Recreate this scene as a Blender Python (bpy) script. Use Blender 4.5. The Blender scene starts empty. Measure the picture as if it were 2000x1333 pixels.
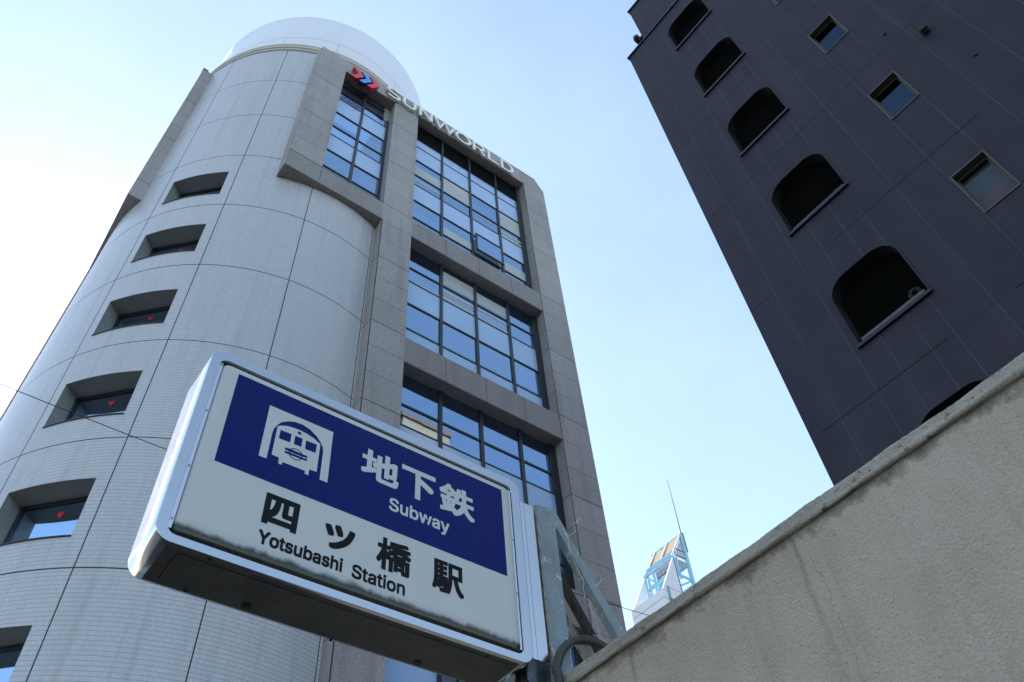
import bpy, math, random, os
from mathutils import Matrix, Vector
random.seed(7)
scene = bpy.context.scene
COL = scene.collection

# ------------------------------------------------------------------ camera, sky, sun, exposure
cam_d = bpy.data.cameras.new('camera'); cam = bpy.data.objects.new('camera', cam_d); COL.objects.link(cam)
cam_d.sensor_width = 36.0; cam_d.lens = 1614.0 / 2000.0 * 36.0
cam_d.clip_start = 0.05; cam_d.clip_end = 5000
right = (0.8009853763026414, -0.5953498512588034, -0.06309502005258937)
up = (-0.4321246576340456, -0.6478656247218918, 0.6273264003438496)
back = (-0.41435577371864235, -0.47521435890536134, -0.7761962418591007)
cam.matrix_world = Matrix(((right[0], up[0], back[0], 0), (right[1], up[1], back[1], 0), (right[2], up[2], back[2], 1.6), (0, 0, 0, 1)))
scene.camera = cam

SUN_AZ = math.radians(2.0)      # from +Y towards +X
SUN_EL = math.radians(37.0)
world = bpy.data.worlds.new('World'); scene.world = world; world.use_nodes = True
wn = world.node_tree; wn.nodes.clear()
w_out = wn.nodes.new('ShaderNodeOutputWorld'); w_bg = wn.nodes.new('ShaderNodeBackground')
sky = wn.nodes.new('ShaderNodeTexSky'); sky.sky_type = 'NISHITA'; sky.sun_disc = False
sky.sun_elevation = SUN_EL; sky.sun_rotation = SUN_AZ
sky.altitude = 0; sky.air_density = 1.0; sky.dust_density = 0.45; sky.ozone_density = 1.0
w_bg.inputs['Strength'].default_value = 0.15
# thin high cloud veil
tc = wn.nodes.new('ShaderNodeTexCoord'); mp = wn.nodes.new('ShaderNodeMapping'); mp.inputs['Scale'].default_value = (1.6, 1.6, 3.0)
nz = wn.nodes.new('ShaderNodeTexNoise'); nz.inputs['Scale'].default_value = 1.7; nz.inputs['Detail'].default_value = 6; nz.inputs['Roughness'].default_value = 0.55
rp = wn.nodes.new('ShaderNodeValToRGB'); rp.color_ramp.elements[0].position = 0.42; rp.color_ramp.elements[1].position = 0.75
rp.color_ramp.elements[0].color = (.20, .20, .20, 1); rp.color_ramp.elements[1].color = (.42, .42, .42, 1)
mx = wn.nodes.new('ShaderNodeMix'); mx.data_type = 'RGBA'; mx.inputs['B'].default_value = (2.55, 3.15, 3.35, 1)
wn.links.new(tc.outputs['Generated'], mp.inputs['Vector']); wn.links.new(mp.outputs['Vector'], nz.inputs['Vector'])
wn.links.new(nz.outputs['Fac'], rp.inputs['Fac']); wn.links.new(rp.outputs['Color'], mx.inputs['Factor'])
wn.links.new(sky.outputs['Color'], mx.inputs['A']); wn.links.new(mx.outputs['Result'], w_bg.inputs['Color'])
wn.links.new(w_bg.outputs['Background'], w_out.inputs['Surface'])

sun_d = bpy.data.lights.new('sun', 'SUN'); sun_d.energy = 4.0; sun_d.angle = math.radians(0.5); sun_d.color = (1.0, 0.95, 0.87)
sun = bpy.data.objects.new('sun', sun_d); COL.objects.link(sun)
sdir = Vector((math.sin(SUN_AZ) * math.cos(SUN_EL), math.cos(SUN_AZ) * math.cos(SUN_EL), math.sin(SUN_EL)))
sun.rotation_euler = sdir.to_track_quat('Z', 'Y').to_euler()
sun.location = (0, 60, 120)
scene.view_settings.view_transform = 'Standard'; scene.view_settings.look = 'None'
scene.view_settings.exposure = 1.3; scene.view_settings.gamma = 1.0

# ------------------------------------------------------------------ small geometry kit
class MB:
    """collects faces in world coordinates; build() links them as one mesh object"""
    def __init__(s): s.v = []; s.f = []; s.m = []; s.uv = {}
    def quad(s, *p, m=0):
        i = len(s.v); s.v += [tuple(q) for q in p]; s.f.append(tuple(range(i, i + len(p)))); s.m.append(m); return len(s.f) - 1
    def box(s, x0, x1, y0, y1, z0, z1, T=None, m=0):
        c = [(x0, y0, z0), (x1, y0, z0), (x1, y1, z0), (x0, y1, z0), (x0, y0, z1), (x1, y0, z1), (x1, y1, z1), (x0, y1, z1)]
        if T: c = [T(*q) for q in c]
        i = len(s.v); s.v += c
        for f in ((0, 3, 2, 1), (4, 5, 6, 7), (0, 1, 5, 4), (1, 2, 6, 5), (2, 3, 7, 6), (3, 0, 4, 7)):
            s.f.append(tuple(i + k for k in f)); s.m.append(m)
    def prism(s, poly, a, b, F, m=0):
        """poly: 2D outline, extruded between depths a and b; F(u, w, depth) -> world point"""
        n = len(poly); i = len(s.v)
        s.v += [F(u, w, a) for u, w in poly] + [F(u, w, b) for u, w in poly]
        s.f.append(tuple(i + k for k in range(n))); s.f.append(tuple(i + n + k for k in reversed(range(n)))); s.m += [m, m]
        for k in range(n):
            j = (k + 1) % n; s.f.append((i + k, i + n + k, i + n + j, i + j)); s.m.append(m)
    def tube(s, pts, r, n=8, m=0, taper=None, cap=True):
        P = [Vector(p) for p in pts]; rings = []
        u = None
        for k, p in enumerate(P):
            d = (P[min(k + 1, len(P) - 1)] - P[max(k - 1, 0)]).normalized()
            if u is None:
                u = d.orthogonal().normalized()
            else:
                u = (u - d * u.dot(d)).normalized()
            w = d.cross(u); rr = r if taper is None else r + (taper - r) * k / (len(P) - 1)
            i = len(s.v); s.v += [tuple(p + rr * (math.cos(2 * math.pi * q / n) * u + math.sin(2 * math.pi * q / n) * w)) for q in range(n)]
            rings.append(i)
        for a, b in zip(rings, rings[1:]):
            for q in range(n):
                s.f.append((a + q, a + (q + 1) % n, b + (q + 1) % n, b + q)); s.m.append(m)
        if cap:
            s.f.append(tuple(rings[0] + q for q in reversed(range(n)))); s.f.append(tuple(rings[-1] + q for q in range(n))); s.m += [m, m]
    def bar(s, p, q, w, h, m=0, upv=(0, 0, 1)):
        """rectangular bar from p to q, w across, h along upv-ish"""
        p = Vector(p); q = Vector(q); d = (q - p).normalized(); a = d.cross(Vector(upv)).normalized(); b = a.cross(d).normalized()
        i = len(s.v)
        for o in (p, q):
            for sa, sb in ((-1, -1), (1, -1), (1, 1), (-1, 1)): s.v.append(tuple(o + a * (sa * w / 2) + b * (sb * h / 2)))
        for f in ((3, 2, 1, 0), (4, 5, 6, 7), (0, 1, 5, 4), (1, 2, 6, 5), (2, 3, 7, 6), (3, 0, 4, 7)):
            s.f.append(tuple(i + k for k in f)); s.m.append(m)
    def lathe(s, prof, cx, cy, n=128, a0=0.0, a1=360.0, m=0):
        """profile of (radius, z); angle measured from -Y towards +X; uv = (arc length, z)"""
        full = abs(a1 - a0 - 360) < 1e-6; cols = n if full else n + 1
        i = len(s.v)
        for k in range(cols):
            a = math.radians(a0 + (a1 - a0) * k / n)
            for r, z in prof: s.v.append((cx + r * math.sin(a), cy - r * math.cos(a), z))
        L = len(prof)
        for k in range(n):
            k2 = (k + 1) % cols
            for j in range(L - 1):
                s.f.append((i + k * L + j, i + k2 * L + j, i + k2 * L + j + 1, i + k * L + j + 1)); s.m.append(m)
                u0 = math.radians(a0 + (a1 - a0) * k / n) * prof[j][0]; u1 = math.radians(a0 + (a1 - a0) * (k + 1) / n) * prof[j][0]
                s.uv[len(s.f) - 1] = ((u0, prof[j][1]), (u1, prof[j][1]), (u1, prof[j + 1][1]), (u0, prof[j + 1][1]))
    def build(s, name, mats, parent=None, smooth=False, bevel=0):
        me = bpy.data.meshes.new(name)
        o = bpy.data.objects.new(name, me); COL.objects.link(o)
        off = Vector((0, 0, 0))
        if parent is not None:
            o.parent = parent; p = parent
            while p: off += Vector(p.location); p = p.parent
        me.from_pydata([tuple(Vector(v) - off) for v in s.v], [], s.f); me.update()
        if not isinstance(mats, (list, tuple)): mats = [mats]
        for m in mats: me.materials.append(m)
        for p, mi in zip(me.polygons, s.m): p.material_index = mi; p.use_smooth = smooth
        if s.uv:
            l = me.uv_layers.new(name='uv')
            for fi, uvs in s.uv.items():
                for li, q in zip(me.polygons[fi].loop_indices, uvs): l.data[li].uv = q
        if bevel:
            b = o.modifiers.new('bevel', 'BEVEL'); b.width = bevel; b.segments = 2; b.limit_method = 'ANGLE'; b.angle_limit = math.radians(40)
        return o

def thing(name, label, cat, loc, group=None):
    o = bpy.data.objects.new(name, None); COL.objects.link(o); o.location = loc; o.empty_display_size = 0.3
    return tag(o, label, cat, group)
def tag(o, label, cat, group=None):
    o['label'] = label; o['category'] = cat
    if group: o['group'] = group
    return o
def structure(o): o['kind'] = 'structure'; return o

# ------------------------------------------------------------------ materials
def mat(name, color=(.5, .5, .5), rough=.6, metal=0.0, spec=.5):
    m = bpy.data.materials.new(name); m.use_nodes = True
    b = m.node_tree.nodes['Principled BSDF']
    b.inputs['Base Color'].default_value = (*color, 1); b.inputs['Roughness'].default_value = rough
    b.inputs['Metallic'].default_value = metal; b.inputs['Specular IOR Level'].default_value = spec
    return m
class NT:
    """terse node helper"""
    def __init__(s, m): s.t = m.node_tree; s.b = s.t.nodes['Principled BSDF']
    def new(s, k, **kw):
        n = s.t.nodes.new(k)
        for a, v in kw.items(): setattr(n, a, v)
        return n
    def link(s, a, b): s.t.links.new(a, b)
    def math(s, op, a, b=None, c=None, clamp=False):
        n = s.new('ShaderNodeMath', operation=op); n.use_clamp = clamp
        for i, x in enumerate((a, b, c)):
            if x is None: continue
            if isinstance(x, (int, float)): n.inputs[i].default_value = x
            else: s.link(x, n.inputs[i])
        return n.outputs[0]
    def pos(s):
        g = s.new('ShaderNodeNewGeometry'); x = s.new('ShaderNodeSeparateXYZ'); s.link(g.outputs['Position'], x.inputs[0])
        return g.outputs['Position'], x.outputs[0], x.outputs[1], x.outputs[2]
    def noise(s, vec, scale, detail=4, rough=.6, stretch=None):
        if stretch:
            mp = s.new('ShaderNodeMapping'); mp.inputs['Scale'].default_value = stretch; s.link(vec, mp.inputs['Vector']); vec = mp.outputs['Vector']
        n = s.new('ShaderNodeTexNoise'); n.inputs['Scale'].default_value = scale; n.inputs['Detail'].default_value = detail; n.inputs['Roughness'].default_value = rough
        s.link(vec, n.inputs['Vector']); return n.outputs['Fac']
    def ramp(s, f, stops):
        r = s.new('ShaderNodeValToRGB'); e = r.color_ramp.elements
        while len(e) < len(stops): e.new(.5)
        for i, (p, c) in enumerate(stops):
            e[i].position = p; e[i].color = (*c, 1) if len(c) == 3 else c
        s.link(f, r.inputs['Fac']); return r.outputs['Color']
    def mix(s, f, a, b, mode='MIX'):
        n = s.new('ShaderNodeMix', data_type='RGBA', blend_type=mode)
        for k, x in (('Factor', f), ('A', a), ('B', b)):
            if isinstance(x, tuple): n.inputs[k].default_value = (*x, 1)
            elif isinstance(x, (int, float)): n.inputs[k].default_value = x
            else: s.link(x, n.inputs[k])
        return n.outputs['Result']
    def bump(s, h, strength=.3, dist=.01):
        n = s.new('ShaderNodeBump'); n.inputs['Strength'].default_value = strength; n.inputs['Distance'].default_value = dist
        s.link(h, n.inputs['Height']); s.link(n.outputs['Normal'], s.b.inputs['Normal'])
    def color(s, c): s.link(c, s.b.inputs['Base Color'])
    def rough(s, c): s.link(c, s.b.inputs['Roughness'])
    def line(s, x, period, off, half):
        """1 on a thin line at off + k*period"""
        q = s.math('SUBTRACT', x, off - period / 2); q = s.math('DIVIDE', q, period); q = s.math('FRACT', q)
        q = s.math('SUBTRACT', q, .5); q = s.math('ABSOLUTE', q); return s.math('LESS_THAN', q, half / period)
    def at(s, x, v, half):
        q = s.math('SUBTRACT', x, v); q = s.math('ABSOLUTE', q); return s.math('LESS_THAN', q, half)

def mat_tile():
    m = mat('white mosaic tile', rough=.3, spec=.4); n = NT(m)
    uv = n.new('ShaderNodeUVMap'); uv.uv_map = 'uv'; sx = n.new('ShaderNodeSeparateXYZ'); n.link(uv.outputs[0], sx.inputs[0]); u, v = sx.outputs[0], sx.outputs[1]
    P, X, Y, Z = n.pos()
    row = n.line(v, .0985, 0, .0055); colm = n.line(u, .0485, 0, .0022)
    deg = n.math('MULTIPLY', u, 180 / math.pi / 5.97)
    seam = n.math('MAXIMUM', n.line(deg, 25.1, -34.0, .14), n.line(v, 3.56, 29.70, .016))
    # every tile slightly different
    cu = n.math('FLOOR', n.math('DIVIDE', u, .0485)); cv = n.math('FLOOR', n.math('DIVIDE', v, .0985))
    cmb = n.new('ShaderNodeCombineXYZ'); n.link(cu, cmb.inputs[0]); n.link(cv, cmb.inputs[1])
    wn_ = n.new('ShaderNodeTexWhiteNoise'); n.link(cmb.outputs[0], wn_.inputs['Vector'])
    base = n.mix(wn_.outputs['Value'], (.55, .56, .59), (.61, .62, .65))
    st = n.noise(P, .55, 6, .65, (1, 1, .22)); base = n.mix(n.ramp(st, [(.42, (0, 0, 0)), (.75, (.3, .3, .3))]), base, (.43, .43, .45))
    drip = n.noise(P, 5.0, 3, .5, (1, 1, .03)); base = n.mix(n.ramp(drip, [(.52, (0, 0, 0)), (.78, (.38, .38, .38))]), base, (.36, .36, .37))
    base = n.mix(n.math('MULTIPLY', colm, .55), base, (.34, .33, .34)); base = n.mix(n.math('MULTIPLY', row, .72), base, (.27, .235, .225)); base = n.mix(seam, base, (.05, .05, .06))
    n.color(base); n.rough(n.math('ADD', n.math('MULTIPLY', n.math('MAXIMUM', row, seam),   .5), .28))
    n.bump(n.math('SUBTRACT', 1.0, n.math('MAXIMUM', row, colm)), .25, .004)
    return m
def mat_granite(name='grey granite cladding', a=(.235, .215, .21), b=(.54, .50, .49)):
    m = mat(name, rough=.5, spec=.35); n = NT(m); P, X, Y, Z = n.pos()
    sp = n.math('ADD', n.math('MULTIPLY', n.noise(P, 60, 4, .8), .5), n.math('MULTIPLY', n.noise(P, 22, 4, .8), .5)); c = n.ramp(sp, [(.40, a), (.50, tuple((x + y) / 2 for x, y in zip(a, b))), (.60, b)])
    pz = n.math('FLOOR', n.math('DIVIDE', n.math('SUBTRACT', Z, 28.33), 1.205)); cm = n.new('ShaderNodeCombineXYZ'); n.link(pz, cm.inputs[2])
    n.link(n.math('FLOOR', n.math('DIVIDE', X, 1.58)), cm.inputs[0]); w = n.new('ShaderNodeTexWhiteNoise'); n.link(cm.outputs[0], w.inputs['Vector'])
    c = n.mix(n.math('MULTIPLY', w.outputs['Value'], .28), c, (.21, .19, .18))
    st = n.noise(P, 2.2, 5, .6, (1, 1, .08)); c = n.mix(n.ramp(st, [(.5, (0, 0, 0)), (.78, (.5, .5, .5))]), c, (.16, .145, .135))
    thin = n.line(Z, 1.205, 28.33, .009); strong = n.line(Z, 3.615, 29.535, .015)
    c = n.mix(n.math('MULTIPLY', thin, .85), c, (.03, .03, .03)); c = n.mix(strong, c, (.02, .02, .02))
    n.color(c); return m
def mat_dark():
    m = mat('dark navy panel', rough=.6, spec=.16); n = NT(m); P, X, Y, Z = n.pos()
    b = n.noise(P, .9, 6, .65); c = n.ramp(b, [(.3, (.030, .0255, .037)), (.7, (.043, .036, .052))])
    f = n.noise(P, 38, 3, .7); c = n.mix(n.math('MULTIPLY', f, .35), c, (.022, .022, .037))
    st = n.noise(P, 3, 5, .6, (1, 1, .05)); c = n.mix(n.ramp(st, [(.5, (0, 0, 0)), (.78, (.5, .5, .5))]), c, (.058, .054, .074))
    s = math.sin(0.021352606); k = math.cos(0.021352606)
    al = n.math('ADD', n.math('MULTIPLY', n.math('SUBTRACT', X, 9.0), -s), n.math('MULTIPLY', Y, k))
    cmb = n.new('ShaderNodeCombineXYZ'); n.link(n.math('FLOOR', n.math('DIVIDE', n.math('SUBTRACT', al, .395), .61)), cmb.inputs[0]); n.link(n.math('FLOOR', n.math('DIVIDE', n.math('SUBTRACT', Z, 9.59), 3.02)), cmb.inputs[1])
    wv = n.new('ShaderNodeTexWhiteNoise'); n.link(cmb.outputs[0], wv.inputs['Vector']); c = n.mix(n.math('MULTIPLY', wv.outputs['Value'], .30), c, (.024, .022, .034))
    ln = None
    for v in (3.45, 2.83, 2.4, 1.95, 1.6, 1.0, .395, -.165, -.73, -1.35, -1.95, -2.55, -3.15, -3.75, -4.35, -4.95):
        q = n.at(al, v, .009); ln = q if ln is None else n.math('MAXIMUM', ln, q)
    brk = n.noise(P, .8, 2, .5); lf = n.math('MULTIPLY', ln, n.math('MULTIPLY_ADD', brk, .9, -.1, clamp=True))
    c = n.mix(lf, c, (.085, .082, .112))
    hz = n.line(Z, 3.02, 9.59, .013)
    gap = n.noise(P, .55, 1, .5); hz = n.math('MULTIPLY', hz, n.math('MULTIPLY_ADD', n.math('GREATER_THAN', gap, .47), .75, .2)); c = n.mix(hz, c, (.008, .008, .012))
    n.color(c); n.bump(f, .35, .006); return m
def mat_stucco(name, band=False):
    m = mat(name, rough=.9, spec=.2); n = NT(m); P, X, Y, Z = n.pos()
    big = n.noise(P, 2.3, 5, .6); c = n.ramp(big, [(.3, (.425, .35, .275)), (.7, (.55, .465, .375))]) if not band else n.ramp(big, [(.3, (.31, .275, .23)), (.7, (.43, .39, .33))])
    pit = n.noise(P, 120, 4, .65); c = n.mix(n.ramp(pit, [(.28, (.6, .6, .6)), (.40, (0, 0, 0))]), c, (.15, .13, .11))
    spk = n.noise(P, 230, 3, .6); c = n.mix(n.ramp(spk, [(.54, (0, 0, 0)), (.68, (.55, .55, .55))]), c, (.62, .56, .48))
    dr = n.noise(P, 16, 5, .65, (1, 1, .06)); c = n.mix(n.ramp(dr, [(.50, (0, 0, 0)), (.76, (.42, .42, .42))]), c, (.29, .23, .18))
    pale = n.noise(P, 5, 5, .7, (1, 1, .4)); c = n.mix(n.ramp(pale, [(.56, (0, 0, 0)), (.75, (.45, .45, .45))]), c, (.53, .47, .40))
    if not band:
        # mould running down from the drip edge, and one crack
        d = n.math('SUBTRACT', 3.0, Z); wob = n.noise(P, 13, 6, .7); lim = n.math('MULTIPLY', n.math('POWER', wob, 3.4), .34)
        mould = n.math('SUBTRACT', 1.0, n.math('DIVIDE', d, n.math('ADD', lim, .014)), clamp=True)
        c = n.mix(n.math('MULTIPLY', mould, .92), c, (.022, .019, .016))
        for yy in (.98, .16, 1.63):
            sp = n.math('SUBTRACT', Y, n.math('MULTIPLY_ADD', n.noise(P, 6, 3, .6), .05, yy - .025)); sp = n.math('ABSOLUTE', sp)
            run = n.math('SUBTRACT', 1.0, n.math('DIVIDE', sp, .012), clamp=True)
            fade = n.math('SUBTRACT', 1.0, n.math('DIVIDE', d, .35), clamp=True)
            c = n.mix(n.math('MULTIPLY', n.math('MULTIPLY', run, fade), .55), c, (.12, .10, .085))
        cr = n.math('ABSOLUTE', n.math('SUBTRACT', Y, n.math('MULTIPLY_ADD', n.noise(P, 7, 5, .7), .09, .90)))
        c = n.mix(n.math('MULTIPLY', n.math('LESS_THAN', cr, .0010), .4), c, (.12, .095, .07))
    else:
        sp = n.noise(P, 30, 5, .7); c = n.mix(n.ramp(sp, [(.58, (0, 0, 0)), (.66, (.85, .85, .85))]), c, (.10, .095, .085))
    n.color(c)
    h = n.math('ADD', n.noise(P, 130, 4, .6), n.math('MULTIPLY', n.noise(P, 55, 3, .5), .5)); n.bump(h, .9, .008)
    return m
def mat_alu(name='brushed aluminium', col=(.62, .64, .66), rough=.32, stretch=(3, 3, 22)):
    m = mat(name, col, rough, 1.0); n = NT(m); P, X, Y, Z = n.pos()
    f = n.noise(P, 3, 3, .5, stretch); n.rough(n.math('MULTIPLY_ADD', f, .10, rough - .05))
    g = n.noise(P, 7, 3, .5); c = n.mix(n.ramp(g, [(.5, (0, 0, 0)), (.8, (.3, .3, .3))]), col, tuple(x * .8 for x in col)); n.color(c); return m
def mat_peeling():
    m = mat('weathered blue paint', rough=.65, spec=.3); n = NT(m); P, X, Y, Z = n.pos()
    a = n.noise(P, 14, 5, .65, (1, 1, .5)); c = n.ramp(a, [(.3, (.19, .235, .27)), (.7, (.26, .305, .34))])
    y = n.noise(P, 9, 4, .6, (1, 1, .25)); c = n.mix(n.ramp(y, [(.55, (0, 0, 0)), (.72, (.5, .5, .5))]), c, (.20, .19, .14))
    p = n.noise(P, 21, 6, .68); c = n.mix(n.ramp(p, [(.60, (0, 0, 0)), (.612, (1, 1, 1))]), c, (.45, .43, .39))
    q = n.noise(P, 34, 5, .7); c = n.mix(n.ramp(q, [(.67, (0, 0, 0)), (.69, (1, 1, 1))]), c, (.06, .04, .03))
    n.color(c); n.bump(p, .5, .004); return m
def mat_glass(name='window glass', tint=(.55, .66, .80), refl=.34, inner=(.30, .36, .40)):
    m = bpy.data.materials.new(name); m.use_nodes = True; t = m.node_tree; t.nodes.clear()
    o = t.nodes.new('ShaderNodeOutputMaterial'); mixn = t.nodes.new('ShaderNodeMixShader')
    g = t.nodes.new('ShaderNodeBsdfGlossy'); g.inputs['Color'].default_value = (*tint, 1); g.inputs['Roughness'].default_value = .015
    tr = t.nodes.new('ShaderNodeBsdfTransparent'); tr.inputs['Color'].default_value = (*inner, 1)
    lw = t.nodes.new('ShaderNodeLayerWeight'); lw.inputs['Blend'].default_value = .35
    ma = t.nodes.new('ShaderNodeMath'); ma.operation = 'MULTIPLY_ADD'; ma.inputs[1].default_value = .38; ma.inputs[2].default_value = refl; ma.use_clamp = True
    geo = t.nodes.new('ShaderNodeNewGeometry'); nz = t.nodes.new('ShaderNodeTexNoise'); nz.inputs['Scale'].default_value = .9; bp = t.nodes.new('ShaderNodeBump'); bp.inputs['Strength'].default_value = .04; bp.inputs['Distance'].default_value = .02
    t.links.new(geo.outputs['Position'], nz.inputs['Vector']); t.links.new(nz.outputs['Fac'], bp.inputs['Height']); t.links.new(bp.outputs['Normal'], g.inputs['Normal'])
    t.links.new(lw.outputs['Fresnel'], ma.inputs[0]); t.links.new(ma.outputs[0], mixn.inputs[0]); t.links.new(tr.outputs[0], mixn.inputs[1]); t.links.new(g.outputs[0], mixn.inputs[2]); t.links.new(mixn.outputs[0], o.inputs['Surface'])
    return m
def mat_noisy(name, a, b, rough=.6, scale=4, stretch=None, metal=0, spec=.4, bump=0):
    m = mat(name, a, rough, metal, spec); n = NT(m); P, X, Y, Z = n.pos()
    f = n.noise(P, scale, 5, .65, stretch); n.color(n.ramp(f, [(.3, a), (.7, b)]))
    if bump: n.bump(f, bump, .01)
    return m
def mat_panel(name, col, dirt_edge=True):
    """thermoformed sign face: dusty acrylic, moss along the bottom roll"""
    m = mat(name, col, .28, 0, .5 if dirt_edge else .12); n = NT(m); P, X, Y, Z = n.pos()
    d1 = n.noise(P, 6, 5, .6, (1, 1, .35)); c = n.mix(n.ramp(d1, [(.45, (0, 0, 0)), (.8, (.16, .16, .16))]), col, tuple(x * .78 for x in col))
    sp = n.noise(P, 60, 2, .5); c = n.mix(n.ramp(sp, [(.72, (0, 0, 0)), (.76, (.35, .35, .35))]), c, tuple(min(1, x * .6 + .03) for x in col))
    if dirt_edge:
        wob = n.noise(P, 16, 6, .7, (1, 1, .6)); h = n.math('SUBTRACT', Z, 3.107)
        lim = n.math('MULTIPLY_ADD', wob, .046, .012)
        moss = n.math('MULTIPLY', n.math('SUBTRACT', 1.3, n.math('DIVIDE', h, lim)), 2.2, clamp=True)
        mossc = n.ramp(n.noise(P, 120, 4, .7), [(.4, (.008, .009, .005)), (.65, (.03, .034, .016))])
        soot = n.math('MULTIPLY', n.math('SUBTRACT', 1.0, n.math('DIVIDE', h, .062), clamp=True), .45)
        c = n.mix(soot, c, (.10, .10, .085)); c = n.mix(moss, c, mossc)
    n.color(c); return m

M_TILE = mat_tile(); M_GRAN = mat_granite()
M_SPANDREL = mat_granite('darker granite', (.17, .158, .15), (.40, .37, .35)); M_DARK = mat_dark(); M_WALL = mat_stucco('weathered stucco'); M_BAND = mat_stucco('weathered coping render', True)  # beams and bay bottom get a darker copy of the granite
M_FRAME = mat_noisy('blue grey window frame', (.022, .026, .034), (.032, .037, .046), .4, 3)
M_GLASS = mat_glass(tint=(.50, .70, .95), refl=.44, inner=(.88, .93, .96)); M_GLASS_D = mat_glass('dark stair glass', (.09, .14, .21), .0, (.45, .48, .48))
M_GLASS_C = mat_glass('clear glass', (.07, .10, .14), .0, (.92, .93, .93))
M_SPAN = mat_noisy('pale film backed pane', (.36, .53, .82), (.41, .59, .87), .12, .8, spec=.7)
M_BLIND = mat_noisy('pale roller blind', (.72, .76, .78), (.80, .83, .84), .8, 2)
M_BLIND_W = mat_noisy('cream roller blind', (.40, .45, .46), (.48, .52, .50), .25, 1.2, (1, 1, 2), 0, .6)
M_ROOM = mat('dark room interior', (.05, .055, .06), .9)
M_RED = mat('red access sticker', (.60, .02, .03), .5)
M_DRUM = None
M_CORN = mat_noisy('beige cornice metal', (.50, .46, .40), (.58, .54, .48), .45, 2)
M_ALU = mat_alu(col=(.58, .60, .63), rough=.19); M_ALU_H = mat_alu('brushed aluminium bezel', (.50, .52, .55), .17, (22, 3, 3))
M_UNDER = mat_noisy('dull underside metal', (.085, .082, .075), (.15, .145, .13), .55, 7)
M_PANEL = mat_panel('white acrylic', (.53, .535, .53)); M_BLUE = mat_panel('blue film', (.0006, .009, .120), False)
M_WHITE_TXT = mat_panel('white film', (.55, .565, .58), False); M_BLACK_TXT = mat('black film', (.006, .0065, .008), .45, spec=.12)
M_PAINT = mat_peeling(); M_RUST = mat_noisy('rusty edge', (.09, .075, .06), (.42, .39, .34), .9, 60, (1, 1, .4), bump=.6)
M_RUST_D = mat_noisy('dark rusted steel', (.020, .018, .016), (.075, .065, .055), .9, 40, bump=.5)
M_BLACK = mat('black rubber', (.012, .012, .013), .5); M_PIPE = mat_noisy('grey conduit', (.026, .026, .026), (.052, .050, .048), .45, 8, (1, 1, .3))
M_STAIR = mat_noisy('shade darkened stairwell', (.006, .006, .006), (.009, .009, .009), .9, 3)  # shade inside the arched openings is put into this near-black colour
M_VOID = mat('unlit recess', (.008, .008, .009), .9)
M_RAIL = mat_noisy('dull steel rail', (.07, .067, .067), (.11, .105, .105), .6, 6)
M_FIN = mat('dark louvre metal', (.010, .010, .009), .7)
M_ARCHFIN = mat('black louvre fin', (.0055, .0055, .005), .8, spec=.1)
M_COPING = mat('dark metal coping', (.030, .031, .040), .35, .6)
M_BRONZE = mat_noisy('bronze anodised frame', (.055, .05, .036), (.08, .073, .055), .45, 5)

def mat_drum():
    m = mat('white drum panels', (.88, .86, .88), .35); n = NT(m)
    uv = n.new('ShaderNodeUVMap'); uv.uv_map = 'uv'; sx = n.new('ShaderNodeSeparateXYZ'); n.link(uv.outputs[0], sx.inputs[0]); u, v = sx.outputs[0], sx.outputs[1]
    P, X, Y, Z = n.pos(); deg = n.math('MULTIPLY', u, 180 / math.pi / 5.83)
    st = n.noise(P, .7, 5, .6, (1, 1, .3)); c = n.mix(n.ramp(st, [(.45, (0, 0, 0)), (.8, (.25, .25, .25))]), (.88, .86, .88), (.76, .75, .77))
    up = n.math('GREATER_THAN', v, 42.9); vl = n.math('MULTIPLY', n.line(deg, 25.2, -33.3, .10), n.math('MULTIPLY_ADD', up, -.6, .85))
    l = n.math('MAXIMUM', n.math('MULTIPLY', n.at(v, 42.9, .018), .9), vl)
    c = n.mix(l, c, (.16, .17, .20)); n.color(c); return m
M_DRUM = mat_drum()

# ------------------------------------------------------------------ ground
g = MB(); g.box(-600, 600, -600, 600, -.5, 0); structure(g.build('ground', mat_noisy('concrete ground', (.022, .0215, .021), (.036, .0355, .034), .9, .6)))
g = MB(); g.box(-300, 300, 4.2, 11.6, .0, .012); structure(g.build('road', mat_noisy('asphalt', (.04, .04, .042), (.06, .06, .062), .9, 3)))
g = MB(); g.box(-300, 300, 11.6, 14.2, .0, .14); structure(g.build('pavement', mat_noisy('paving', (.20, .195, .185), (.27, .265, .25), .9, 2)))

# ------------------------------------------------------------------ tower with the tiled cylinder
CX, CY, R = 5.08, 20.60, 5.97
FY = 14.40                     # front granite plane
T1 = thing('office_tower', 'tall office tower with a rounded white tiled corner and grey granite window bays', 'building', (8.0, 20.0, 0))

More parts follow.
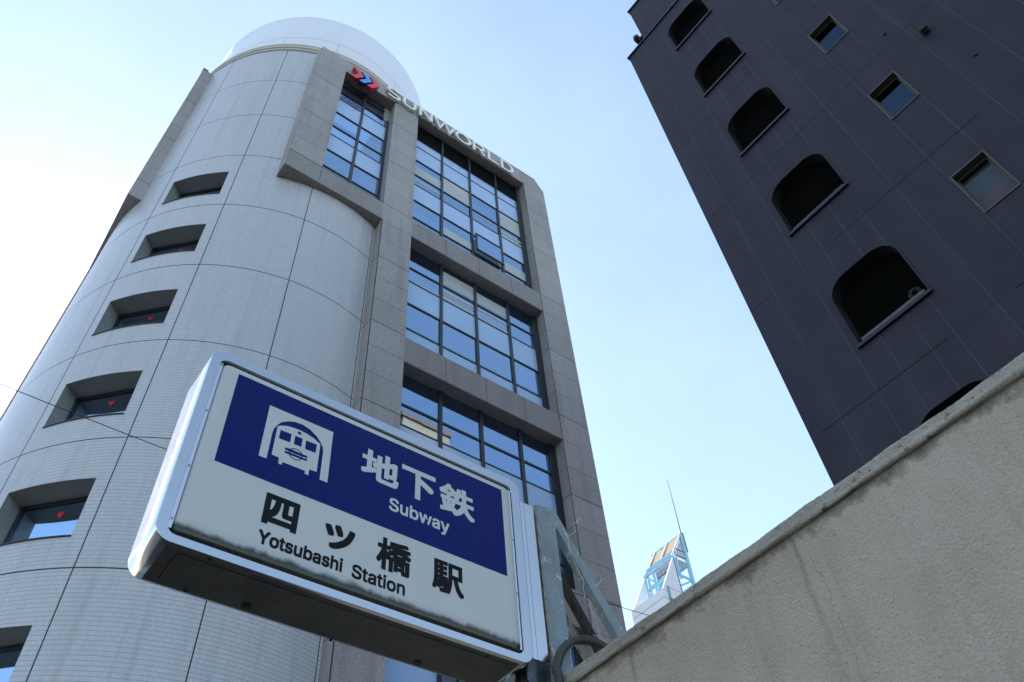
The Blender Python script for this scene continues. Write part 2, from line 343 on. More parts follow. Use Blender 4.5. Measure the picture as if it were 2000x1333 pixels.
def cyl_pt(phi, z, r=R):
    a = math.radians(phi); return (CX + r * math.sin(a), CY - r * math.cos(a), z)
WIN_Z = [(t - 1.55, t) for t in (28.44, 24.90, 21.33, 17.80, 14.24, 10.66, 7.10)]
PA, PB = -56.45, -36.95
def build_cylinder():
    m = MB()
    phis = sorted(set([-112 + 2.0 * k for k in range(0, 75)] + [PA, PB] + [PA + (PB - PA) * k / 10 for k in range(11)]))
    phis = [p for i, p in enumerate(phis) if i == 0 or p - phis[i - 1] > .05 or p in (PA, PB)]
    zs = sorted([0.0, 28.6, 40.6] + [z for w in WIN_Z for z in w])
    for a, b in zip(phis, phis[1:]):
        for z0, z1 in zip(zs, zs[1:]):
            if a >= PA - 1e-6 and b <= PB + 1e-6 and any(abs(z0 - w[0]) < 1e-6 for w in WIN_Z): continue
            if a > -20.5 and z0 > 28.5: continue          # the granite bay takes over here
            f = m.quad(cyl_pt(a, z0), cyl_pt(b, z0), cyl_pt(b, z1), cyl_pt(a, z1))
            ua, ub = math.radians(a) * R, math.radians(b) * R
            m.uv[f] = ((ua, z0), (ub, z0), (ub, z1), (ua, z1))
    o = m.build('tiled_cylinder', M_TILE, T1)
    for p in o.data.polygons: p.use_smooth = True
    # merge coincident vertices so shading is smooth round the drum
    import bmesh
    bm = bmesh.new(); bm.from_mesh(o.data); bmesh.ops.remove_doubles(bm, verts=bm.verts, dist=1e-4); bm.to_mesh(o.data); bm.free()
    return o
CYL = build_cylinder()

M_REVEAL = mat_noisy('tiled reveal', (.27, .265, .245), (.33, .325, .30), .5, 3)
mid = (PA + PB) / 2; am = math.radians(mid); NRM = Vector((math.sin(am), -math.cos(am), 0)); TAN = Vector((math.cos(am), math.sin(am), 0))
HALF = R * math.sin(math.radians((PB - PA) / 2)); BACK = R * math.cos(math.radians((PB - PA) / 2)) - .55
def wl(u, d, z):   # local frame of a stair window: u along wall, d outwards from the pane plane
    p = Vector((CX, CY, 0)) + NRM * (BACK + d) + TAN * u; return (p.x, p.y, z)
for i, (z0, z1) in enumerate(WIN_Z):
    m = MB()
    arc = [PA + (PB - PA) * k / 10 for k in range(11)]
    bl = [wl(-HALF + 2 * HALF * k / 10, 0, 0) for k in range(11)]
    for k in range(10):
        a, b = cyl_pt(arc[k], 0), cyl_pt(arc[k + 1], 0)
        m.quad((a[0], a[1], z1), (b[0], b[1], z1), (bl[k + 1][0], bl[k + 1][1], z1), (bl[k][0], bl[k][1], z1))
        m.quad((a[0], a[1], z0), (bl[k][0], bl[k][1], z0), (bl[k + 1][0], bl[k + 1][1], z0), (b[0], b[1], z0))
    for k in (0, 10):
        a = cyl_pt(arc[k], 0); m.quad((a[0], a[1], z0), (bl[k][0], bl[k][1], z0), (bl[k][0], bl[k][1], z1), (a[0], a[1], z1))
    fr = m.build('stair_window', M_REVEAL, T1)
    s = MB()
    for k in range(10):
        a, b, c, d = cyl_pt(arc[k], 0, R + .03), cyl_pt(arc[k + 1], 0, R + .03), cyl_pt(arc[k + 1], 0, R - .12), cyl_pt(arc[k], 0, R - .12)
        s.quad(*[(q[0], q[1], z0 + .004) for q in (a, b, c, d)]); s.quad(*[(q[0], q[1], z0 - .026) for q in (d, c, b, a)])
        s.quad((a[0], a[1], z0 - .026), (b[0], b[1], z0 - .026), (b[0], b[1], z0 + .004), (a[0], a[1], z0 + .004))
    s.build('sill', M_FRAME, fr)
    f = MB(); w = .07
    f.box(-HALF, HALF, -.04, .05, z0, z0 + w, wl); f.box(-HALF, HALF, -.04, .05, z1 - w, z1, wl); f.box(-HALF, -HALF + w, -.04, .05, z0 + w, z1 - w, wl); f.box(HALF - w, HALF, -.04, .05, z0 + w, z1 - w, wl)
    f.build('frame', M_FRAME, fr)
    q = MB(); q.box(-HALF + w, HALF - w, -.012, .0, z0 + w, z1 - w, wl); q.build('glass', M_GLASS, fr)
    q = MB(); tx, tz = .04, z1 - .40
    q.prism([(tx - .10, tz + .08), (tx + .10, tz + .08), (tx, tz - .10)], .004, .008, lambda u, v, d: wl(u, d, v)); q.build('sticker', M_RED, fr)
    room = MB(); room.box(-HALF, HALF, -1.9, -.3, z0 - .6, z1 + .3, wl); room.build('interior', M_ROOM, fr)
    if i >= 3:
        bb = MB(); zt = {3: z0 + .78, 4: z0 + .95, 5: z0 + .6, 6: z0 + .9}[i]
        bb.box(-HALF + w, HALF - w, -.09, -.07, z0 + .02, zt, wl); bb.build('blind', M_BLIND, fr)

# cornice and white drum
m = MB(); m.lathe([(5.7, 40.45), (6.03, 40.47), (6.04, 40.60), (6.0, 40.63), (6.0, 40.74), (6.05, 40.77), (6.05, 40.93), (6.01, 40.96), (6.01, 41.12), (6.03, 41.14), (6.03, 41.22), (5.6, 41.3)], 5.12, 20.60, 160)
m.build('cornice', M_CORN, T1, smooth=False)
m = MB(); m.lathe([(5.83, 41.0), (5.83, 45.98), (5.74, 45.98), (5.74, 41.0)], 5.27, 20.58, 192)
d = m.build('rooftop_drum', M_DRUM, T1)
for p in d.data.polygons: p.use_smooth = abs(p.normal.z) < .5

# granite: front bay box, wing box on the left, piers, beams
XZ = lambda u, w, y: (u, y, w)
m = MB()
m.box(2.93, 4.23, FY, 15.62, 29.55, 38.95); m.prism([(2.93, 38.95), (6.83, 38.95), (6.83, 40.20), (2.93, 40.02)], FY, 15.0, XZ)
m.box(6.55, 6.828, FY + .47, 15.4, 29.55, 38.95)
m.box(2.905, 2.93, FY + .05, 15.5, 28.40, 39.98)
m.build('corner_bay', M_GRAN, T1)
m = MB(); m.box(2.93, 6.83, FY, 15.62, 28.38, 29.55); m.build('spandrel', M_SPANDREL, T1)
m = MB(); m.box(-1.03, .35, 18.58, 22.45, 28.40, 40.22); m.box(-.50, .35, 18.60, 22.0, 40.22, 40.82); m.box(-1.03, 1.2, 22.45, 32, 0, 40.22); m.box(-1.05, -.80, 18.55, 22.45, 40.22, 40.30)
m.build('side_bay', M_GRAN, T1)
m = MB()
m.prism([(6.83, 0), (8.10, 0), (8.10, 40.26), (6.83, 40.20)], FY, 15.25, XZ)
m.prism([(14.37, 0), (15.72, 0), (15.72, 39.6), (15.20, 40.48), (14.37, 40.48)], FY, 15.25, XZ)
m.prism([(8.10, 39.13), (14.37, 39.13), (14.37, 40.48), (8.10, 40.26)], FY, 15.25, XZ)
m.build('granite_frame', M_GRAN, T1)
m = MB()
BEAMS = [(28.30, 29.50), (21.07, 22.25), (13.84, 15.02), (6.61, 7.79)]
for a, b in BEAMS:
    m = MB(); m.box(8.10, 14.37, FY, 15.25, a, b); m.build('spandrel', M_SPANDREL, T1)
M_JOINT = mat('dark joint', (.025, .025, .025), .8)
for x0, x1, z0, z1 in [(x - .006, x + .006, a, b) for a, b in BEAMS[:3] for x in (9.65, 11.24, 12.84)] + [(2.93, 6.83, 29.543, 29.557), (4.224, 4.236, 28.4, 29.54), (14.37, 14.395, .2, 39.1), (6.83, 6.86, .2, 28.36)]:
    m = MB(); m.box(x0, x1, FY - .003, FY + .002, z0, z1); m.build('panel_joint', M_JOINT, T1)
m = MB(); m.box(6.9, 15.6, 17.5, 32, 0, 40.1); m.box(15.2, 15.7, 15.25, 17.5, 0, 39.5); m.box(6.9, 15.2, 15.25, 17.5, 39.6, 40.1); m.box(1.2, 6.9, 22.0, 32, 0, 40.05)
m.build('rear_block', M_GRAN, T1)

def bay(x0, x1, zb, zt, mull, bars, blinds, stickers, right_gap=.28):
    """bars: (z, thickness); blinds: list of (col, z0, z1, material, kind)"""
    y = 14.86
    f = MB()
    f.box(x0, x0 + .09, y - .05, y + .05, zb, zt); f.box(x1 - right_gap, x1, y - .05, y + .06, zb, zt)
    xs = [x0 + .09] + [v for k in mull for v in (k - .055, k + .055)] + [x1 - right_gap]
    for k in mull: f.box(k - .055, k + .055, y - .055, y + .05, zb, zt)
    for a, b in zip(xs[::2], xs[1::2]):
        for z, t in bars:
            f.box(a, b, y - .025, y + .05, z - t / 2, z + t / 2)
    fr = f.build('window', M_FRAME, T1)
    gl = MB(); 
    for a, b in zip(xs[::2], xs[1::2]):
        gl.box(a, b, y + .004, y + .012, zb, zt)
    gl.build('glass', M_GLASS, fr)
    for c, z0, z1, mt in blinds:
        front = mt in (M_SPAN, M_BLIND_W)          # film-backed panes sit in the glass plane, blinds hang behind it
        bl = MB(); d0, d1 = (-.002, .003) if front else (.06, .068)
        g = .0 if front else .02
        bl.box(xs[2 * c] + g, xs[2 * c + 1] - g, y + d0, y + d1, z0, z1); bl.build('spandrel_panel' if front else 'blind', mt, fr)
    for tx, tz in stickers:
        st = MB(); st.prism([(tx - .11, tz + .09), (tx + .11, tz + .09), (tx, tz - .10)], y + .016, y + .020, XZ); st.build('sticker', M_RED, fr)
    rm = MB()
    rm.quad((x0, y + 2.5, zb), (x1, y + 2.5, zb), (x1, y + 2.5, zt), (x0, y + 2.5, zt))
    k = zb
    rm.build('interior', M_ROOM, fr)
    return fr
rnd = random.Random(3)
def blinds_for(rows, n):
    out = []
    for z0, z1, kind in rows:
        for c in range(n):
            if kind in ('tall', 'thinp'): out.append((c, z0 - .03, z1 + .03, M_SPAN))
            elif kind == 'op':
                k = rnd.random()
                if k < .8: out.append((c, z0 + .03, z0 + (z1 - z0) * rnd.uniform(.35, .8), rnd.choice([M_BLIND, M_BLIND_W])))
                elif k < .92: out.append((c, z0 + .03, z1 - .03, M_BLIND_W))
            elif kind == 'thin':
                k = rnd.random()
                if k < .75:
                    z = z0 + .04
                    while z < z1 - .1:
                        h = rnd.uniform(.08, .2); out.append((c, z, z + h, rnd.choice([M_BLIND, M_BLIND_W]))); z += h + rnd.uniform(.06, .2)
    return out
MUL = [9.74, 11.29, 12.86]
TH = .08; TN = .04
w1 = bay(8.10, 14.37, 29.45, 37.68, MUL, [(36.94, TN), (35.60, TH), (34.22, TH), (33.34, TN), (32.0, TH), (30.62, TH)],
    blinds_for([(36.97, 37.66, 'thinp'), (35.66, 36.91, 'tall'), (34.28, 35.54, 'op'), (33.37, 34.16, 'thin'), (32.06, 33.31, 'tall'), (30.68, 31.94, 'op')], 4), [(13.2, 35.2), (12.11, 31.62)])
bay(8.10, 14.37, 22.0, 28.30, MUL, [(26.98, TH), (26.12, TN), (24.79, TH), (23.39, TH)],
    blinds_for([(27.1, 28.0, 'op'), (26.15, 26.92, 'thin'), (24.85, 26.09, 'tall'), (23.45, 24.73, 'none'), (22.2, 23.33, 'thinp')], 4), [(12.06, 28.0), (12.06, 24.45)])
bay(8.10, 14.37, 14.8, 21.07, MUL, [(19.72, TH), (18.87, TN), (17.54, TH), (16.16, TH)],
    [(3, 17.57, 18.87, M_SPAN), (2, 17.57, 18.87, M_SPAN), (1, 17.57, 18.87, M_SPAN), (0, 17.57, 18.87, M_SPAN)], [(12.02, 20.85)])
bay(8.10, 14.37, 7.6, 13.84, MUL, [(12.5, TH), (11.65, TN), (10.3, TH), (8.9, TH)], [(0, 10.33, 11.63, M_SPAN)], [])
bay(8.10, 14.37, 0.3, 6.61, MUL, [(5.2, TH), (4.3, TN), (3.0, TH)], [], [])
bay(4.23, 6.83, 29.45, 37.60, [5.51], [(36.90, TN), (35.52, TH), (34.15, TH), (33.33, TN), (31.98, TH), (30.62, TH)],
    blinds_for([(35.6, 36.86, 'tall'), (34.2, 35.45, 'op'), (32.05, 33.3, 'tall')], 2), [(6.27, 35.2), (6.15, 31.65)], .12)
# louvres above the upper windows
lv = MB()
z = 37.68
while z < 39.12:
    lv.quad((8.1, 14.80, z), (14.2, 14.80, z), (14.2, 14.86, z + .075), (8.1, 14.86, z + .075)); lv.quad((8.1, 14.80, z), (8.1, 14.80, z - .012), (14.2, 14.80, z - .012), (14.2, 14.80, z)); z += .095
for x in [8.14] + MUL + [14.2]: lv.box(x - .05, x + .05, 14.775, 14.87, 37.68, 39.13)
lv.box(8.1, 14.37, 14.87, 14.9, 37.68, 39.13)
lv.build('louvre', M_FRAME, T1)
lv = MB(); lv.box(4.23, 6.55, 14.87, 14.9, 37.6, 38.95); lv.box(5.44, 5.58, 14.79, 14.87, 37.6, 38.95); lv.box(4.23, 6.55, 14.81, 14.87, 37.57, 37.66); lv.box(4.23, 6.55, 14.81, 14.87, 38.3, 38.36)
lv.build('louvre', M_FRAME, T1)
# the one vent sash that stands ajar in the second bay
sa = MB(); sz0, sz1, sx0, sx1 = 30.68, 31.95, 11.36, 12.78
for a in ((sx0, sx1, sz0, sz0 + .08), (sx0, sx1, sz1 - .08, sz1), (sx0, sx0 + .08, sz0 + .08, sz1 - .08), (sx1 - .08, sx1, sz0 + .08, sz1 - .08)): sa.box(a[0], a[1], 14.66, 14.72, a[2], a[3])
so = sa.build('open_sash', M_FRAME, T1)
sg = MB(); sg.box(sx0 + .08, sx1 - .08, 14.68, 14.69, sz0 + .08, sz1 - .08); sg.build('glass', M_GLASS, so)

# ------------------------------------------------------------------ raised lettering on the parapet
def ribbon(mb, pts, w, y0, y1, closed=False):
    """stroke of width w along pts (x, z), mitred, extruded y0..y1"""
    n = len(pts); L = []; Rr = []
    for i in range(n):
        p = Vector((*pts[i],))
        a = Vector(pts[i - 1]) if (i > 0 or closed) else None
        b = Vector(pts[(i + 1) % n]) if (i < n - 1 or closed) else None
        d1 = (p - a).normalized() if a is not None else (b - p).normalized(); d2 = (b - p).normalized() if b is not None else d1
        n1 = Vector((-d1.y, d1.x)); n2 = Vector((-d2.y, d2.x)); mm = n1 + n2
        if mm.length < 1e-6: mm = n1
        mm.normalize(); k = min(2.2, 1 / max(.3, mm.dot(n1)))
        L.append(p + mm * (w / 2 * k)); Rr.append(p - mm * (w / 2 * k))
    seg = n if closed else n - 1
    for i in range(seg):
        j = (i + 1) % n
        mb.prism([tuple(Rr[i]), tuple(Rr[j]), tuple(L[j]), tuple(L[i])], y0, y1, XZ)
def arcp(cx, cz, rx, rz, a0, a1, n=16): return [(cx + rx * math.cos(math.radians(a0 + (a1 - a0) * k / n)), cz + rz * math.sin(math.radians(a0 + (a1 - a0) * k / n))) for k in range(n + 1)]
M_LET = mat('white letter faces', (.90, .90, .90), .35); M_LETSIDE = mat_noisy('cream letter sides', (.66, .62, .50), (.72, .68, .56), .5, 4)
LT = thing('parapet_lettering', 'white raised SUNWORLD lettering with red and blue chevrons along the granite parapet', 'sign', (9.0, 14.4, 38.9))
W = .145; zb, zt = 38.93, 39.88
LET = {
 'S': [arcp(6.62, 39.64, .30, .19, 25, 180, 12) + [(6.36, 39.53), (6.47, 39.45), (6.66, 39.40), (6.82, 39.35), (6.92, 39.27)] + arcp(6.63, 39.16, .31, .19, 10, -155, 12)],
 'U': [[(7.20, 39.88), (7.20, 39.30)] + arcp(7.50, 39.28, .30, .29, 185, 355, 14) + [(7.80, 39.30), (7.80, 39.88)]],
 'N': [[(8.11, 38.93), (8.11, 39.88)], [(8.11, 39.84), (8.72, 38.97)], [(8.72, 38.93), (8.72, 39.88)]],
 'W': [[(8.92, 39.88), (9.22, 38.97), (9.50, 39.84), (9.77, 38.97), (10.07, 39.88)]],
 'O': [arcp(10.58, 39.41, .40, .43, 0, 360, 32)[:-1]],
 'R': [[(11.22, 38.93), (11.22, 39.88)], [(11.22, 39.82), (11.58, 39.82)] + arcp(11.58, 39.61, .24, .21, 85, -90, 10) + [(11.22, 39.40)], [(11.56, 39.40), (11.86, 38.95)]],
 'L': [[(12.12, 39.88), (12.12, 38.99), (12.72, 38.99)]],
 'D': [[(12.93, 38.93), (12.93, 39.88)], [(12.93, 39.82), (13.18, 39.82)] + arcp(13.18, 39.405, .40, .415, 85, -85, 16) + [(13.18, 38.99), (12.93, 38.99)]],
}
for ch, strokes in LET.items():
    mb = MB()
    for k, s in enumerate(strokes): ribbon(mb, s, W, 14.215 + .001 * k, 14.33, closed=(ch == 'O'))
    o = mb.build('letter', [M_LET, M_LETSIDE], LT)
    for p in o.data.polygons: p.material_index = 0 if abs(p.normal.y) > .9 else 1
    # stand-off studs behind each letter
    xs = [p[0] for s in strokes for p in s]; zs = [p[1] for s in strokes for p in s]
    for x, z in ((min(xs), (min(zs) + max(zs)) / 2), (max(xs), (min(zs) + max(zs)) / 2)):
        st = MB(); st.box(x - .02, x + .02, 14.33, 14.40, z - .02, z + .02); st.build('stud', M_FRAME, o)
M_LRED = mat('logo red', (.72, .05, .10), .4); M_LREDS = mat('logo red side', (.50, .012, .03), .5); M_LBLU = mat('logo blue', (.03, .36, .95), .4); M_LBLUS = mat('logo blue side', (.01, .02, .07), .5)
def chev(x, mf, ms):
    mb = MB(); mb.prism([(x, 39.42), (x + .30, 39.42), (x + .55, 38.94), (x + .20, 38.32), (x - .06, 38.32), (x + .26, 38.92)], 14.17, 14.38, XZ)
    o = mb.build('chevron', [mf, ms], LT)
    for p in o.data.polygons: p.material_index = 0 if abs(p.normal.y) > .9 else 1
chev(4.48, M_LRED, M_LREDS); chev(4.89, M_LBLU, M_LBLUS); chev(5.29, M_LRED, M_LREDS)

# ------------------------------------------------------------------ dark building on the right
DA = 0.021352606271181962
def frame(bx, by=0):
    s, c = math.sin(DA), math.cos(DA)
    return lambda a, d, z: (bx - s * a + c * d, by + c * a + s * d, z)      # a along the wall (away), d into it
DK = frame(9.0)
T2 = thing('dark_building', 'dark navy panelled building with arched openings, rising behind the concrete wall', 'building', DK(2, 4, 0))
AZ = lambda u, w, d: DK(u, d, w)
SILLS = [22.47, 19.50, 16.50, 13.48, 10.45, 7.43, 4.41]
A0, A1, AH, AR = 1.53, 2.70, 1.39, .37
SQ = [(-.165, .385, t - 1.0, t) for t in (20.93, 17.92, 14.92, 11.93, 8.92, 5.92)]
TOPZ = 24.62
def arch_top(z, n=8):   # from (A0, spring) over the top to (A1, spring)
    return [(A0 + AR - AR * math.cos(math.radians(90 * k / n)), z + AH - AR + AR * math.sin(math.radians(90 * k / n))) for k in range(n + 1)] + \
           [(A1 - AR + AR * math.sin(math.radians(90 * k / n)), z + AH - AR + AR * math.cos(math.radians(90 * k / n))) for k in range(n + 1)]
m = MB(); F = lambda u, w: DK(u, 0, w)
for a, b in ((2.70, 3.97), (.385, 1.53), (-3.4, -.165)): m.quad(F(a, 0), F(a, TOPZ), F(b, TOPZ), F(b, 0))
up_ = TOPZ
for z in SILLS:
    at = arch_top(z)
    m.quad(*([F(*p) for p in at] + [F(A1, up_), F(A0, up_)])); up_ = z
m.quad(F(A0, 0), F(A1, 0), F(A1, up_), F(A0, up_))
up_ = TOPZ
for a, b, z0, z1 in SQ:
    m.quad(F(a, z1), F(b, z1), F(b, up_), F(a, up_)); up_ = z0
m.quad(F(-.165, 0), F(.385, 0), F(.385, up_), F(-.165, up_))
# end wall, back, roof
m.quad(DK(3.97, 0, 0), DK(3.97, 14, 0), DK(3.97, 14, TOPZ), DK(3.97, 0, TOPZ)); m.quad(DK(-3.4, 0, 0), DK(-3.4, 0, TOPZ), DK(-3.4, 14, TOPZ), DK(-3.4, 14, 0))
m.quad(DK(3.97, 14, 0), DK(-3.4, 14, 0), DK(-3.4, 14, TOPZ), DK(3.97, 14, TOPZ)); m.quad(DK(3.97, 0, TOPZ), DK(3.97, 14, TOPZ), DK(-3.4, 14, TOPZ), DK(-3.4, 0, TOPZ))
m.build('wall', M_DARK, T2)
m = MB(); m.box(-3.4, 4.01, -.045, .25, TOPZ, TOPZ + .05, DK); m.box(-3.4, 3.99, -.02, .2, TOPZ + .05, TOPZ + .075, DK)
m.build('coping', M_COPING, T2)
m = MB(); m.box(-3.4, 3.69, 1.0, 10, TOPZ, 29.93, DK); pn = m.build('penthouse', M_DARK, T2)
m = MB(); m.box(-3.4, 3.73, .95, 10, 29.93, 29.99, DK); m.build('coping', M_COPING, pn)
m = MB(); m.box(3.69, 3.86, 1.02, 1.16, 27.62, 27.74, DK); m.box(3.80, 3.98, .98, 1.2, 27.72, 28.0, DK); m.box(3.84, 3.94, .93, .98, 27.76, 27.96, DK); m.build('floodlight', M_FIN, T2)
for i, z in enumerate(SILLS):
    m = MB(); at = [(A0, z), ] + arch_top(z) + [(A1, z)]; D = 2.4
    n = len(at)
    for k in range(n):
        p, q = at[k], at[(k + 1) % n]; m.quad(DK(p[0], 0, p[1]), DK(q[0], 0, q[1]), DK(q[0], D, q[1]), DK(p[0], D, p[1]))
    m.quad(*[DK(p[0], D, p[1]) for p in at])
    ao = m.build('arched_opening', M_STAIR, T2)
    # thin raised surround
    s = MB()
    outer = [(A0 - .03, z)] + [(A0 + AR - (AR + .03) * math.cos(math.radians(90 * k / 8)), z + AH - AR + (AR + .03) * math.sin(math.radians(90 * k / 8))) for k in range(9)] + [(A1 - AR + (AR + .03) * math.sin(math.radians(90 * k / 8)), z + AH - AR + (AR + .03) * math.cos(math.radians(90 * k / 8))) for k in range(9)] + [(A1 + .03, z)]
    for k in range(n - 1):
        a, b, c, d = at[k], at[k + 1], outer[k + 1], outer[k]
        s.quad(DK(a[0], -.014, a[1]), DK(b[0], -.014, b[1]), DK(c[0], -.014, c[1]), DK(d[0], -.014, d[1]))
        s.quad(DK(d[0], -.014, d[1]), DK(c[0], -.014, c[1]), DK(c[0], .0, c[1]), DK(d[0], .0, d[1])); s.quad(DK(a[0], -.014, a[1]), DK(a[0], .0, a[1]), DK(b[0], .0, b[1]), DK(b[0], -.014, b[1]))
    s.build('surround', M_DARK, ao)
    s = MB(); s.box(A0 - .04, A1 + .04, -.05, .12, z - .06, z - .002, DK); s.build('sill', M_COPING, ao)
    s = MB(); k = A0 + .03
    while k < A1 - .02:
        ztop = z + AH - .01
        if k < A0 + AR: ztop = z + AH - AR + math.sqrt(max(0, AR ** 2 - (A0 + AR - k) ** 2)) - .01
        if k > A1 - AR: ztop = z + AH - AR + math.sqrt(max(0, AR ** 2 - (k - A1 + AR) ** 2)) - .01
        s.box(k, k + .009, .22, .24, z, ztop, DK); k += .034
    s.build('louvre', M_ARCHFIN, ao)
    s = MB(); s.box(A0 + .05, A1 - .05, .05, .08, z + .10, z + .15, DK)
    k = A0 + .02
    while k < A1 - .02: s.box(k, k + .014, .055, .075, z - .002, z + .102, DK); k += .040
    s.build('railing', M_RAIL, ao)
    if i in (2, 3, 4):
        s = MB(); lam = Vector(DK(A0 + .24, .55, z + .62))
        for k in range(16):
            a, b = math.tau * k / 16, math.tau * (k + 1) / 16
            s.quad(*[DK(A0 + .24 + r * math.cos(t), .45, z + .60 + r * math.sin(t)) for r, t in ((.10, a), (.10, b), (.05, b), (.05, a))])
        s.build('wall_lamp', mat('frosted lamp cover', (.07, .07, .055), .5), ao)
for a, b, z0, z1 in SQ:
    m = MB(); t = .024
    for q in ((a, b, z0, z0 + t), (a, b, z1 - t, z1), (a, a + t, z0 + t, z1 - t), (b - t, b, z0 + t, z1 - t)): m.box(q[0], q[1], -.018, .16, q[2], q[3], DK)
    fr = m.build('square_window', M_BRONZE, T2)
    m = MB(); t2 = t + .05
    for q in ((a + t, b - t, z0 + t, z0 + t + .03), (a + t, b - t, z1 - t - .03, z1 - t), (a + t, a + t + .03, z0 + t, z1 - t), (b - t - .03, b - t, z0 + t, z1 - t)): m.box(q[0], q[1], .10, .15, q[2], q[3], DK)
    m.build('sash', M_BRONZE, fr)
    m = MB(); m.box(a + t, b - t, .125, .132, z0 + t, z1 - t, DK); m.build('glass', M_GLASS_C if z1 == 11.93 else M_GLASS_D, fr)
    if z1 == 11.93:
        m = MB(); m.box(a + .05, b - .05, .16, .17, z0 + .05, z0 + .50, DK); m.build('blind', mat_noisy('tan curtain', (.16, .085, .05), (.24, .13, .08), .9, 5), fr)
        m = MB(); m.box(a + .05, b - .05, .18, .19, z0 + .50, z1 - .05, DK); m.build('blind', mat('grey roller blind', (.13, .13, .115), .9), fr)
    m = MB(); m.box(a, b, .3, 1.6, z0 - .3, z1 + .3, DK); m.build('interior', M_ROOM, fr)
m = MB(); m.tube([DK(-.90, .0, 15.08), DK(-.90, -.09, 15.06)], .055, 14); m.tube([DK(-.90, -.02, 15.08), DK(-.90, -.13, 15.10)], .07, 14)
m.build('vent_cowl', M_FIN, T2)
m = MB(); m.tube([DK(-.49, .0, 15.96), DK(-.49, -.03, 15.96)], .03, 10); m.build('vent_cap', M_FIN, T2)
m = MB(); m.tube([DK(-1.05, .0, 13.7), DK(-1.05, -.03, 13.7)], .03, 10); m.build('vent_cap', M_FIN, T2)

# ------------------------------------------------------------------ concrete wall in front, with a rounded coping
WL = frame(1.82)
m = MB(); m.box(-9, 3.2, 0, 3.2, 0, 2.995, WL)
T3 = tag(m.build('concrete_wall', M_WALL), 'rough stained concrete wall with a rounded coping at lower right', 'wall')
# coping: lip with a rounded nose, wavy hand-trowelled top
m = MB(); prof0 = [(.0, 2.990), (-.009, 2.991), (-.0125, 2.996), (-.0125, 3.003), (-.009, 3.008), (-.0065, 3.012), (-.0055, 3.022), (-.005, 3.034), (-.003, 3.0395), (.004, 3.042), (.03, 3.043), (3.2, 3.05)]
rw = random.Random(5); N = 420; ys = [-9 + 9 * k / 40 for k in range(40)] + [3.2 * k / N for k in range(N + 1)]
def wob(y, s): return .0016 * math.sin(7.3 * y + s) + .0013 * math.sin(19 * y + 2.1 * s) + .0009 * math.sin(47 * y + 1.3 * s) + rw.uniform(-.0006, .0006)
cols = []
for y in ys:
    ring = []
    for j, (d, z) in enumerate(prof0):
        k = 1.15 if 5 <= j <= 10 else .6
        ring.append(WL(y, d + k * wob(y, j * .8), z + k * 1.1 * wob(y, 3 + .5 * j)))
    cols.append(ring)
L = len(prof0)
for c in cols: m.v += c
for i in range(len(cols) - 1):
    for j in range(L - 1): m.f.append((i * L + j, (i + 1) * L + j, (i + 1) * L + j + 1, i * L + j + 1)); m.m.append(0)
cp = m.build('coping', M_BAND, None, smooth=True); cp.parent = T3

# ------------------------------------------------------------------ subway sign
T4 = thing('subway_sign', 'aluminium framed subway station sign with blue and white face, jutting from the wall', 'sign', (1.04, 2.1, 3.08))
X0, X1, Z0, Z1, YF, YB = .374, 1.700, 3.077, 3.895, 2.0, 2.207
def rrect(x0, x1, z0, z1, r, n=8):
    out = []
    for cx, cz, a in ((x1 - r, z0 + r, -90), (x1 - r, z1 - r, 0), (x0 + r, z1 - r, 90), (x0 + r, z0 + r, 180)):
        for k in range(n + 1):
            t = math.radians(a + 90 * k / n); out.append((cx + r * math.cos(t), cz + r * math.sin(t)))
    return out
def loft(mb, loops, closed_end=False, m=0):
    i0 = len(mb.v); n = len(loops[0])
    for lp in loops: mb.v += lp
    for a in range(len(loops) - 1):
        for k in range(n):
            j = (k + 1) % n; mb.f.append((i0 + a * n + k, i0 + a * n + j, i0 + (a + 1) * n + j, i0 + (a + 1) * n + k)); mb.m.append(m)
    if closed_end: mb.f.append(tuple(i0 + (len(loops) - 1) * n + k for k in range(n))); mb.m.append(m)
def ring(x0, x1, z0, z1, r, y): return [(x, y, z) for x, z in rrect(x0, x1, z0, z1, r)]
m = MB(); e = .003
loft(m, [ring(X0 + e, X1 - e, Z0 + e, Z1 - e, .052 - e, YB), ring(X0, X1, Z0, Z1, .052, YB - e), ring(X0, X1, Z0, Z1, .052, YF + e), ring(X0 + e * .3, X1 - e * .3, Z0 + e * .3, Z1 - e * .3, .052 - e * .3, YF + e * .3), ring(X0 + e, X1 - e, Z0 + e, Z1 - e, .052 - e, YF)])
case = m.build('case', M_ALU, T4)
for p in case.data.polygons: p.use_smooth = True
def bezel(y0, y1, sgn):
    m = MB()
    loft(m, [ring(X0 + e, X1 - e, Z0 + e, Z1 - e, .052 - e, y0), ring(X0 + .033, X1 - .041, Z0 + .029, Z1 - .042, .030, y0), ring(X0 + .034, X1 - .042, Z0 + .030, Z1 - .043, .029, y0 + sgn * .002), ring(X0 + .034, X1 - .042, Z0 + .030, Z1 - .043, .029, y1)])
    return m.build('bezel', M_ALU_H, T4)
bz = bezel(YF, YF + .03, 1); bezel(YB, YB - .03, -1)
